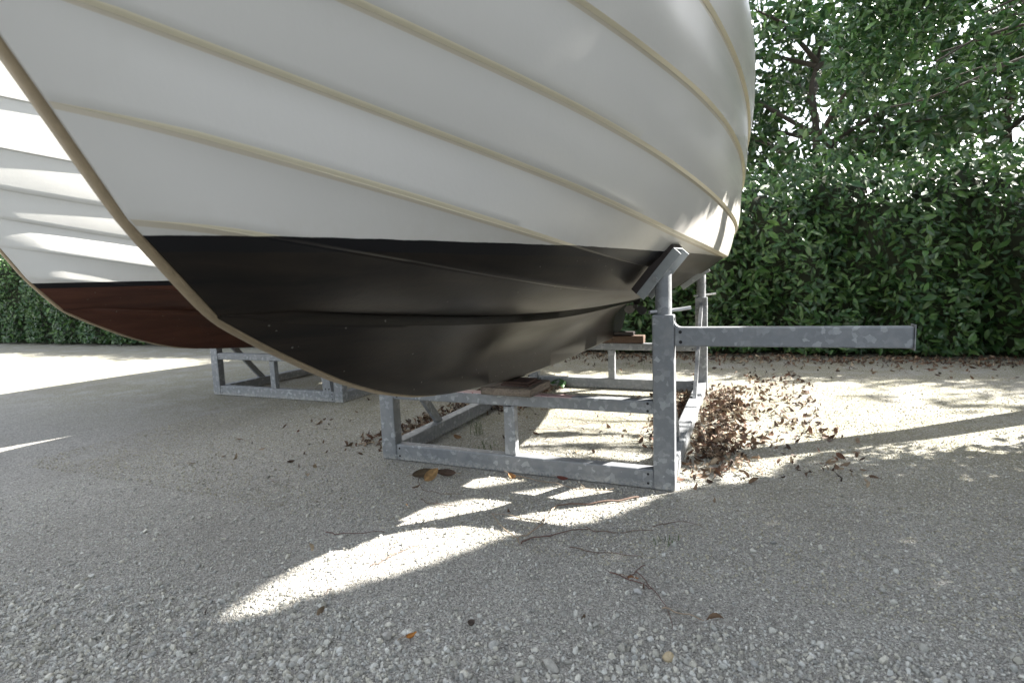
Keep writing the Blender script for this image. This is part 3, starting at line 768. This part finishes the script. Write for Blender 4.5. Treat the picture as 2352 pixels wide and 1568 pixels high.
one_leaf('fallen_leaf', -2.27, 3.95, .09, .045, math.radians(-12), (.4, .1), (.17, .10, .05), 'brown leaf on mossy gravel inside the cradle left half', .6, .6, .02)
one_leaf('fallen_leaf', -.44, 2.23, .05, .03, math.radians(14), (.2, .1), (.2, .10, .05), 'small brown leaf among the thin twigs of the right foreground', .4, .4, .012)
one_leaf('fallen_leaf', -1.135, 1.55, .05, .02, math.radians(70), (.5, .1), (.30, .13, .03), 'orange-brown leaf scrap on the thick foreground gravel', .6, .6, .02)
one_leaf('fallen_leaf', -3.02, 4.0, .10, .05, math.radians(160), (.4, .1), (.11, .06, .04), 'brown curled leaf alone on the gravel between the two cradles', .6, .6, .02)
# green ivy-like plant by the far low beam
gp = []
for i in range(9):
    gp.append((-2.16 + rng.uniform(-.08, .10), 6.30 + rng.uniform(-.06, .06), .03 + rng.uniform(0, .08)))
o = leaf_cloud('weed_plant', [leaf_template(5, 1, .7, .3, .3)[0]], LF, np.array(gp), np.full(9, .11), rotmats(9, .6), np.tile(np.array([(.035, .10, .03)]), (9, 1)), M_leaf)
tag(o, 'small green leafy weed at the foot of the far low beam', 'weed')
# grass tufts
def tuft(x, y, n, h, label, spread=.05):
    mb = MB()
    for i in range(n):
        a = random.uniform(0, 6.28); l = random.uniform(.6, 1) * h; bx, by = x + random.gauss(0, spread), y + random.gauss(0, spread)
        dx, dy = math.cos(a) * l * .35, math.sin(a) * l * .35; w = .0025
        px_, py_ = -math.sin(a) * w, math.cos(a) * w
        pts = []
        for u in (0, .4, .75, 1): pts.append((bx + dx * u * u, by + dy * u * u, l * u * (1 - .15 * u)))
        vs_ = []
        for (p, u) in zip(pts, (1, .9, .6, .1)): vs_ += [(p[0] - px_ * u, p[1] - py_ * u, p[2]), (p[0] + px_ * u, p[1] + py_ * u, p[2])]
        mb.add(vs_, [(0, 1, 3, 2), (2, 3, 5, 4), (4, 5, 7, 6)], 0, True)
    o = mb.build('grass_tuft', M_grass, None, (x, y, 0)); return tag(o, label, 'grass tuft', kind='stuff')
M_grass = mat_simple('grass_blade', (.06, .10, .025), .6, 0, .3, 30)
tuft(-2.16, 4.12, 14, .22, 'thin green grass blades growing inside the cradle near its left rail', .035)
tuft(-1.98, 3.78, 30, .06, 'low green grass on mossy gravel beside the middle strut', .09)
tuft(-.93, 3.62, 14, .05, 'tiny green sprout behind the front low beam in sunlight', .02)
tuft(-.34, 2.62, 16, .045, 'tiny green seedling on the shaded gravel right of the twigs', .03)
tuft(-1.2, 8.3, 60, .12, 'sparse grass on shaded gravel before the hedge', .35)

# ------------------------------------------------------------------ twigs
def R_ground(px, py, z=.008):
    d = R @ np.array([px - 1176., py - 784., 1228.]); t = (z - 1.3) / d[2]; return CAM + t * d
def twig(pix, r, mat, label, lift=.008, branches=(), name='twig'):
    """pix: list of photo positions on the ground with optional lift"""
    def line(pp, r0, r1, lf):
        pts = [R_ground(*q[:2]) for q in pp]
        out = []
        for i in range(len(pts) - 1):
            for u in np.linspace(0, 1, 5, endpoint=False): out.append(pts[i] * (1 - u) + pts[i + 1] * u)
        out.append(pts[-1]); out = np.array(out)
        out[1:-1] = (out[:-2] + out[1:-1] * 2 + out[2:]) / 4
        out[:, 2] = gheight(out[:, 0], out[:, 1]) + lf + .004 * np.sin(np.arange(len(out)) * 1.1) + rng.normal(0, .0012, len(out))
        out[:, :2] += rng.normal(0, .0015, (len(out), 2))
        return out, np.linspace(r0, r1, len(out))
    r *= .8; mb = MB(); pts, rr = line(pix, r, r * .55, lift); mb.tube(pts, rr, 7)
    for b in branches:
        pts, rr = line(b, r * .7, r * .35, lift); mb.tube(pts, rr, 6)
    org = R_ground(*pix[0][:2], 0)
    o = mb.build(name, mat, None, org); return tag(o, label, 'twig')
twig([(1468, 1143), (1420, 1150), (1350, 1157), (1280, 1161)], .0085, M_twig, 'thickest brown stick with a peeled pale end on the gravel before the right post', .014)
twig([(1280, 1162), (1262, 1182), (1245, 1208), (1215, 1232), (1188, 1240), (1160, 1222), (1130, 1185)], .005, M_twigp, 'pale forked twig bending down from the peeled end of the thick stick', .012, [[(1188, 1240), (1194, 1254)], [(1245, 1205), (1190, 1190), (1130, 1182)]])
twig([(1197, 1254), (1207, 1243), (1260, 1234), (1350, 1217)], .005, M_twigr, 'straight dark red twig on the shaded gravel below the fork', .012)
twig([(1346, 1214), (1365, 1221), (1420, 1220), (1500, 1215)], .0035, M_twig, 'thin brown twig continuing right from the dark red twig', .010)
twig([(1180, 1092), (1250, 1106), (1320, 1121), (1385, 1126), (1410, 1124)], .0035, M_twigp, 'long thin pale stem lying along the front low beam', .012, [[(1344, 1122), (1320, 1100)]])
twig([(965, 1092), (960, 1105), (972, 1125), (1010, 1132), (1060, 1135)], .003, M_twig, 'thin curved stem hooking round the fallen leaves', .012)
twig([(965, 1143), (985, 1152), (1030, 1157), (1075, 1157)], .003, M_twig, 'short thin twig left of the upper sun patch', .010)
twig([(748, 1218), (775, 1222), (830, 1220), (885, 1219)], .0035, M_twigr, 'thin red-brown twig at the left between the sun patches', .010)
twig([(925, 1236), (905, 1252), (890, 1285)], .0028, M_twigp, 'thin pale twig lying in the bright lower sun patch', .010, [[(905, 1252), (900, 1235)]])
twig([(1310, 1258), (1360, 1269), (1450, 1276), (1475, 1280)], .003, M_twig, 'thin grey-brown twig across the right foreground gravel', .010)
twig([(1400, 1320), (1460, 1340), (1500, 1355)], .004, M_twigr, 'reddish broken twig leading into the right foreground tangle', .010, [[(1460, 1315), (1500, 1355), (1535, 1400), (1545, 1445)]])
twig([(1520, 1398), (1560, 1408), (1617, 1422)], .004, M_twigp, 'pale straight twig at the right edge of the thick gravel', .012)
twig([(1480, 1300), (1450, 1325), (1440, 1330)], .0028, M_twigr, 'short red twig above the right foreground tangle', .010)
twig([(1500, 1210), (1545, 1195), (1610, 1203)], .003, M_twig, 'thin curved dark twig below the right post foot', .010)
twig([(1215, 988), (1290, 984), (1350, 971), (1395, 962)], .003, M_twig, 'long thin brown stem on the sunlit gravel inside the cradle', .012, [[(1395, 962), (1375, 985), (1330, 1005)], [(1350, 971), (1310, 955)]])
twig([(1415, 958), (1450, 966), (1498, 968)], .003, M_twig, 'short dark stem on sunlit gravel beside the right post', .012)
twig([(850, 1300), (875, 1290), (930, 1262), (960, 1255)], .003, M_twig, 'thin dark twig in the shade below the bright patch', .008)
twig([(760, 1350), (745, 1362)], .003, M_twig, 'tiny brown twig stub at the lower left', .008)
# cigarette end
mb = MB(); p0 = R_ground(934, 1157, .012); p1 = R_ground(941, 1170, .012)
p1 = p0 + (p1 - p0) / np.linalg.norm(p1 - p0) * .03
M_butt = mat_simple('filter_paper', (.55, .34, .16), .8, 0, .2, 200); M_pap = mat_simple('white_paper', (.7, .66, .58), .8)
mb.cyl(p0, p1, .004, 12, 0)
bt = mb.build('cigarette_end', M_butt, None, p0); tag(bt, 'small orange cigarette end on shaded gravel left of the sun patches', 'litter')
mb2 = MB(); mb2.cyl(p1 + (p1 - p0) * .02, p1 + (p1 - p0) * .35, .0041, 12, 0); mb2.build('paper_end', M_pap, bt)
# acorn cup
mb = MB(); pc = R_ground(1083, 1443, .0)
pr_ = [(.004, .002), (.010, .006), (.014, .013), (.0145, .018), (.012, .018), (.010, .012), (.005, .007), (.0005, .006)]
n = 16; vs_ = [(pc[0] + r_ * math.cos(t), pc[1] + r_ * math.sin(t), .012 + z) for r_, z in pr_ for t in np.linspace(0, 2 * math.pi, n, endpoint=False)]
mb.add(vs_, [(i * n + j, i * n + (j + 1) % n, (i + 1) * n + (j + 1) % n, (i + 1) * n + j) for i in range(len(pr_) - 1) for j in range(n)], 0, True)
tag(mb.build('acorn_cup', mat_simple('acorn_cup', (.06, .045, .035), .8, 0, .4, 200), None, pc), 'small hollow dark acorn cup in the middle of the foreground gravel', 'acorn cup')

# ------------------------------------------------------------------ hedge and trees
lau_t = [leaf_template(5, 1, rng.uniform(.36, .46), rng.uniform(-.2, .5), rng.uniform(.1, .5), rng.uniform(-.5, .5))[0] for _ in range(8)]
def lau_cols(n):
    base = np.array([(.035, .085, .02), (.05, .11, .028), (.025, .065, .018), (.075, .14, .04), (.03, .075, .03)])
    return base[rng.integers(0, len(base), n)] * rng.uniform(.7, 1.2, (n, 1))
def leaf_rot(n, face):
    """leaves drooping, blades roughly facing `face`"""
    face = np.array(face, float); face /= np.linalg.norm(face)
    nrm_ = face + rng.normal(0, .55, (n, 3)); nrm_ /= np.linalg.norm(nrm_, axis=1)[:, None]
    d = rng.normal(0, .7, (n, 3)) + np.array([0, 0, -.45]); d -= nrm_ * (d * nrm_).sum(1)[:, None]; d /= np.linalg.norm(d, axis=1)[:, None]
    return np.stack([d, np.cross(nrm_, d), nrm_], -1)
def hedge(label, origin, yaw, length, depth, h, nleaf, seed, name='laurel_hedge'):
    r_ = np.random.default_rng(seed)
    root = empty(name, origin, label, 'hedge')
    cy_, sy_ = math.cos(yaw), math.sin(yaw)
    W = lambda x, y, z: np.stack([origin[0] + x * cy_ - y * sy_, origin[1] + x * sy_ + y * cy_, z], -1)
    def surf(u, v, inset):   # v 0..1: front foot, over the top, back foot
        t = v * math.pi
        k_ = .22 * np.sin(u * 1.9 + 1) * np.sin(v * 8) + .16 * np.sin(u * 4.3 + v * 13) + .10 * np.sin(u * 9.1 - v * 21)
        y = -np.cos(t) * (depth / 2 + k_ - inset); z = (h - inset + k_) * np.sin(t) ** .5
        return u - length / 2, y, np.maximum(z, 0)
    n1, n2 = int(length * 3), 20
    U, Vv_ = np.meshgrid(np.linspace(0, length, n1 + 1), np.linspace(0, 1, n2 + 1), indexing='ij')
    q = W(*surf(U, Vv_, .32)).reshape(-1, 3)
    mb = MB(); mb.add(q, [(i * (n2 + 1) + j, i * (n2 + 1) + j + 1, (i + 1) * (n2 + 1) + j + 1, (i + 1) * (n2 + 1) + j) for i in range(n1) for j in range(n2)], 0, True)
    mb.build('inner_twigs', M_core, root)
    u = r_.uniform(-.1, length + .1, nleaf); v = np.maximum(r_.uniform(0, 1, nleaf) ** 2.3 * .72, .0006)
    p = W(*surf(u, v, r_.uniform(-.10, .28, nleaf)))
    p[:, 2] += r_.normal(0, .05, nleaf); p = p[p[:, 2] > .08]; k_ = len(p)
    o = leaf_cloud('foliage', lau_t, LF, p, np.clip(r_.lognormal(math.log(.125), .35, k_), .05, .22), leaf_rot(k_, (.15 * cy_ + .9 * sy_, .15 * sy_ - .9 * cy_, .55)), lau_cols(k_), M_leaf)
    o.parent = root; o.location = -root.location
    return root
hedge('dark green laurel hedge behind the cradles across the end of the yard', (-10, 10.75, 0), 0, 34, 2.2, 3.0, 64000, 31)
hedge('tall clipped hedge along the side of the yard behind the photographer', (0, -7.0, 0), math.pi, 26, 2.0, 2.6, 9000, 32, 'unseen_shade_hedge')  # added out of view to cut the light reaching the hull
hedge('tall hedge closing the yard on the sunny side near the photographer', (7.6, -1.0, 0), -math.pi / 2, 9, 2.0, 4.6, 5000, 33, 'unseen_shade_hedge')  # added out of view as a dark surround for the hull side
# backdrop trees beyond the hedge
def tree(name, x, y, h, rad, label, nleaf, size, seed, cull=None, trunk_r=.16, crown_lo=.3, group=None, cols_=lau_cols, shape=None):
    root = empty(name, (x, y, 0), label, 'tree', group)
    r_ = np.random.default_rng(seed)
    mb = MB()
    pts = [(x, y, -.05)]; 
    for i in range(1, 7): pts.append((x + r_.normal(0, .06) * i * .4, y + r_.normal(0, .06) * i * .4, h * .8 * i / 6))
    mb.tube(pts, np.linspace(trunk_r, trunk_r * .25, 7), 12)
    clumps = []
    nb = 16
    for i in range(nb):
        z0 = h * r_.uniform(crown_lo, .75); a = i * 2.4 + r_.uniform(-.3, .3); l = rad * r_.uniform(.5, .95) * (1 - .35 * abs(z0 / h - .55))
        p0 = np.array([np.interp(z0, [q[2] for q in pts], [q[0] for q in pts]), np.interp(z0, [q[2] for q in pts], [q[1] for q in pts]), z0])
        p2 = p0 + np.array([math.cos(a) * l, math.sin(a) * l, l * r_.uniform(.15, .7)])
        p1 = (p0 + p2) / 2 + np.array([0, 0, .1 * l])
        mb.tube([p0, p1, p2], [trunk_r * .4, trunk_r * .25, trunk_r * .08], 7)
        for _ in range(4): clumps.append((p1 + (p2 - p1) * r_.uniform(.1, 1.1) + r_.normal(0, .2 * rad * .5, 3), rad * r_.uniform(.18, .38)))
    for i in range(6): clumps.append((np.array([x, y, h * .82]) + r_.normal(0, rad * .25, 3), rad * r_.uniform(.2, .35)))
    mb.build('trunk', M_bark, root)
    cc = np.array([c for c, _ in clumps]); cr = np.array([q for _, q in clumps])
    idx = r_.integers(0, len(cc), nleaf)
    d = r_.normal(size=(nleaf, 3)); d /= np.linalg.norm(d, axis=1)[:, None]
    p = cc[idx] + d * (cr[idx] * r_.uniform(.45, 1.0, nleaf) ** .5)[:, None] * np.array([1, 1, .8])
    p = p[p[:, 2] > h * crown_lo * .6]
    if cull is not None: p = p[cull(p)]
    k_ = len(p)
    o = leaf_cloud('crown', lau_t, LF, p, r_.uniform(size * .7, size * 1.3, k_), rotmats(k_, 1), cols_(k_), M_leaf)
    o.parent = root; o.location = -root.location
    return root
def pale_cols(n): return lau_cols(n) * np.array([1.25, 1.1, .9])
tree('bushy_tree', -9.5, 15.5, 7.5, 3.0, 'bushy green tree rising behind the far left end of the hedge', 5000, .28, 3)
for (x_, y_, h_, r__, lab, sd) in ((1.6, 14.8, 8.5, 3.0, 'tall round green tree directly behind the hedge next to the boat', 4), (5.6, 16.5, 9.0, 3.2, 'tall green tree behind the hedge above the end of the cradle arm', 5),
                               (9.5, 15.5, 8.0, 3.0, 'broad green tree farthest right behind the hedge', 6), (-16.5, 15.0, 8.0, 3.2, 'broad green tree farthest left behind the hedge', 8)):
    tree('bushy_tree', x_, y_, h_, r__, lab, 9000, .24, sd, group='trees behind the hedge')

# ------------------------------------------------------------------ tree row added on the sun side, crowns cut to shape the shade
SG = SUN / SUN[2]
def lit(p, e=.05):
    up = np.cross(SUN, np.array([*NR, 0])); r_ = lit1(p)
    for a, b in ((e, 0), (-e, 0), (0, e), (0, -e), (e * .7, e * .7), (-e * .7, e * .7), (e * .7, -e * .7), (-e * .7, -e * .7)):
        r_ |= lit1(p + a * np.array([*NR, 0]) + b * up)
    return r_
def lit1(p):
    """ground point hit by the sun ray through p -> does that spot stay sunny?"""
    g_ = p[:, :2] - SG[:2] * p[:, 2:3]
    x, y = g_[:, 0], g_[:, 1]
    off = (x + 1.67) * .78 - (y - 1.65) * .63 + .035 * np.sin(x * 5 + y * 3) + .03 * np.sin(x * 17 - y * 9)
    streak = np.sin(y * 15 + 2.2 * np.sin(x * 2.3) + x * 2.0) + .7 * np.sin(y * 27 + x * 4.0 + 1) + .5 * np.sin(x * 6 - y * 4)
    r_ = (x > -1.92) & (x < 1.4) & (y > 1.0) & (y < 6.9) & (off < -.03)
    st2 = np.sin(2 * math.pi * (y + .10 * np.sin(2.3 * x + 1) - .22 * x) / .36) + .55 * np.sin(2 * math.pi * (y - .5 * x) / .23 + 1.3 * np.sin(3 * x))
    r_ &= ~((st2 < .22) & (((y > 3.55) & (y < 4.55)) | ((y > 5.3) & (y < 6.3))) & (x > -1.75) & (x < -.45))
    # glimpses of sun on the topsides at far right
    for (hp, rad) in ((np.array([-.20, 3.75, 1.60]), .07),):
        w = p - hp; t_ = w @ SUN; dist = np.linalg.norm(w - t_[:, None] * SUN, axis=1); r_ |= dist < rad
    return r_
AZ = np.array([.63, .78]) ; NR = np.array([.78, -.63]); P0 = np.array([-1.67, 1.65])
def curtain(n, seed, t0, t1, o0, o1, z0, z1, size):
    r_ = np.random.default_rng(seed)
    t_ = r_.uniform(t0, t1, n); o_ = r_.uniform(o0, o1, n); z_ = z0 + (z1 - z0) * r_.uniform(0, 1, n) ** .75
    xy_ = P0 + t_[:, None] * AZ + o_[:, None] * NR
    return np.stack([xy_[:, 0], xy_[:, 1], z_], -1)
trees_g = 'leafy trees added along the sunny side to shade the yard'
def shade_tree(label, t_, o_, z0, z1, wid, n, seed, size=.13, twigs_=False):
    c = P0 + AZ * t_ + NR * o_
    root = empty('added_shade_tree', (c[0], c[1], 0), label, 'tree', trees_g)
    mb = MB(); r_ = np.random.default_rng(seed)
    pts = [(c[0], c[1], -.05), (c[0] + .05, c[1], 1.6), (c[0] - .05, c[1] + .08, z0 + 1.2), (c[0], c[1], z1 * .9)]
    mb.tube(pts, [.17, .14, .11, .03], 12)
    for i in range(12):
        zb = r_.uniform(max(5.6, z0), z1 * .85); a = i * 2.4; l = wid * r_.uniform(.5, .95)
        d = NR * math.cos(a) * l
        mb.tube([(c[0], c[1], zb), (c[0] + d[0] * .5, c[1] + d[1] * .5 + .2 * math.sin(a), zb + .25), (c[0] + d[0], c[1] + d[1] + .4 * math.sin(a), zb + .35)], [.05, .03, .01], 6)
    if twigs_:     # thin bare branches added along sun rays to cast streak shadows on the ground
        for y_ in (3.60, 3.74, 3.90, 4.10, 4.30, 4.52, 5.0, 5.6):
            sl_ = r_.uniform(.02, .30); k_ = 9; dist = r_.uniform(5.0, 7.6); ph = r_.uniform(0, 6)
            bp = []
            for i in range(k_):
                u = i / (k_ - 1); gx_ = -.15 - 1.65 * u * r_.uniform(.95, 1.0)
                bp.append(np.array([gx_, y_ - sl_ * u + .07 * math.sin(u * 6 + ph), 0]) + SUN * (dist + .5 * math.sin(u * 4 + ph * 2) + r_.normal(0, .06)))
            base = np.array([c[0], c[1], 2.9 + (y_ - 3.5) * .25])
            bp = [base, base * .4 + bp[0] * .6 + np.array([0, 0, .05])] + bp
            mb.tube(bp, np.linspace(.032, .008, len(bp)), 6)
            q_ = bp[6]; e_ = bp[8] + np.array([0, r_.uniform(-.15, .15), r_.uniform(.05, .25)])
            mb.tube([q_, (q_ + e_) / 2 + np.array([0, 0, .03]), e_], [.011, .008, .005], 5)
    tr = mb.build('trunk', M_bark, root)
    p = curtain(n, seed, t_ - .55, t_ + .55, o_ - wid, o_ + wid, z0, z1, size)
    # rounded crown outline
    oo = ((p[:, :2] - c) @ NR) / wid; zz_ = (p[:, 2] - (z0 + z1) / 2) / ((z1 - z0) / 2)
    edge = np.abs(oo) ** 4 + np.abs(zz_) ** 5
    p = p[edge < 1 + r_.normal(0, .08, len(p))]
    p = p[~lit(p)]
    k_ = len(p)
    o = leaf_cloud('crown', lau_t, LF, p, r_.uniform(size * .7, size * 1.25, k_), rotmats(k_, 1), lau_cols(k_), M_leaf)
    o.parent = root; o.location = -root.location
    return root
shade_tree('leafy tree added nearest the end of the cradle arm, low crown gaps cut for the sun patches', 6.6, .5, 2.0, 8.4, 2.2, 75000, 21, .11, True)
shade_tree('unseen dense tree added second from the cradle arm to shade the yard', 6.9, 3.3, .25, 9.0, 2.3, 34000, 22, .17)
shade_tree('unseen tall dense tree added farthest from the boat to shade the yard', 6.9, 6.6, .25, 9.0, 2.4, 26000, 23, .19)
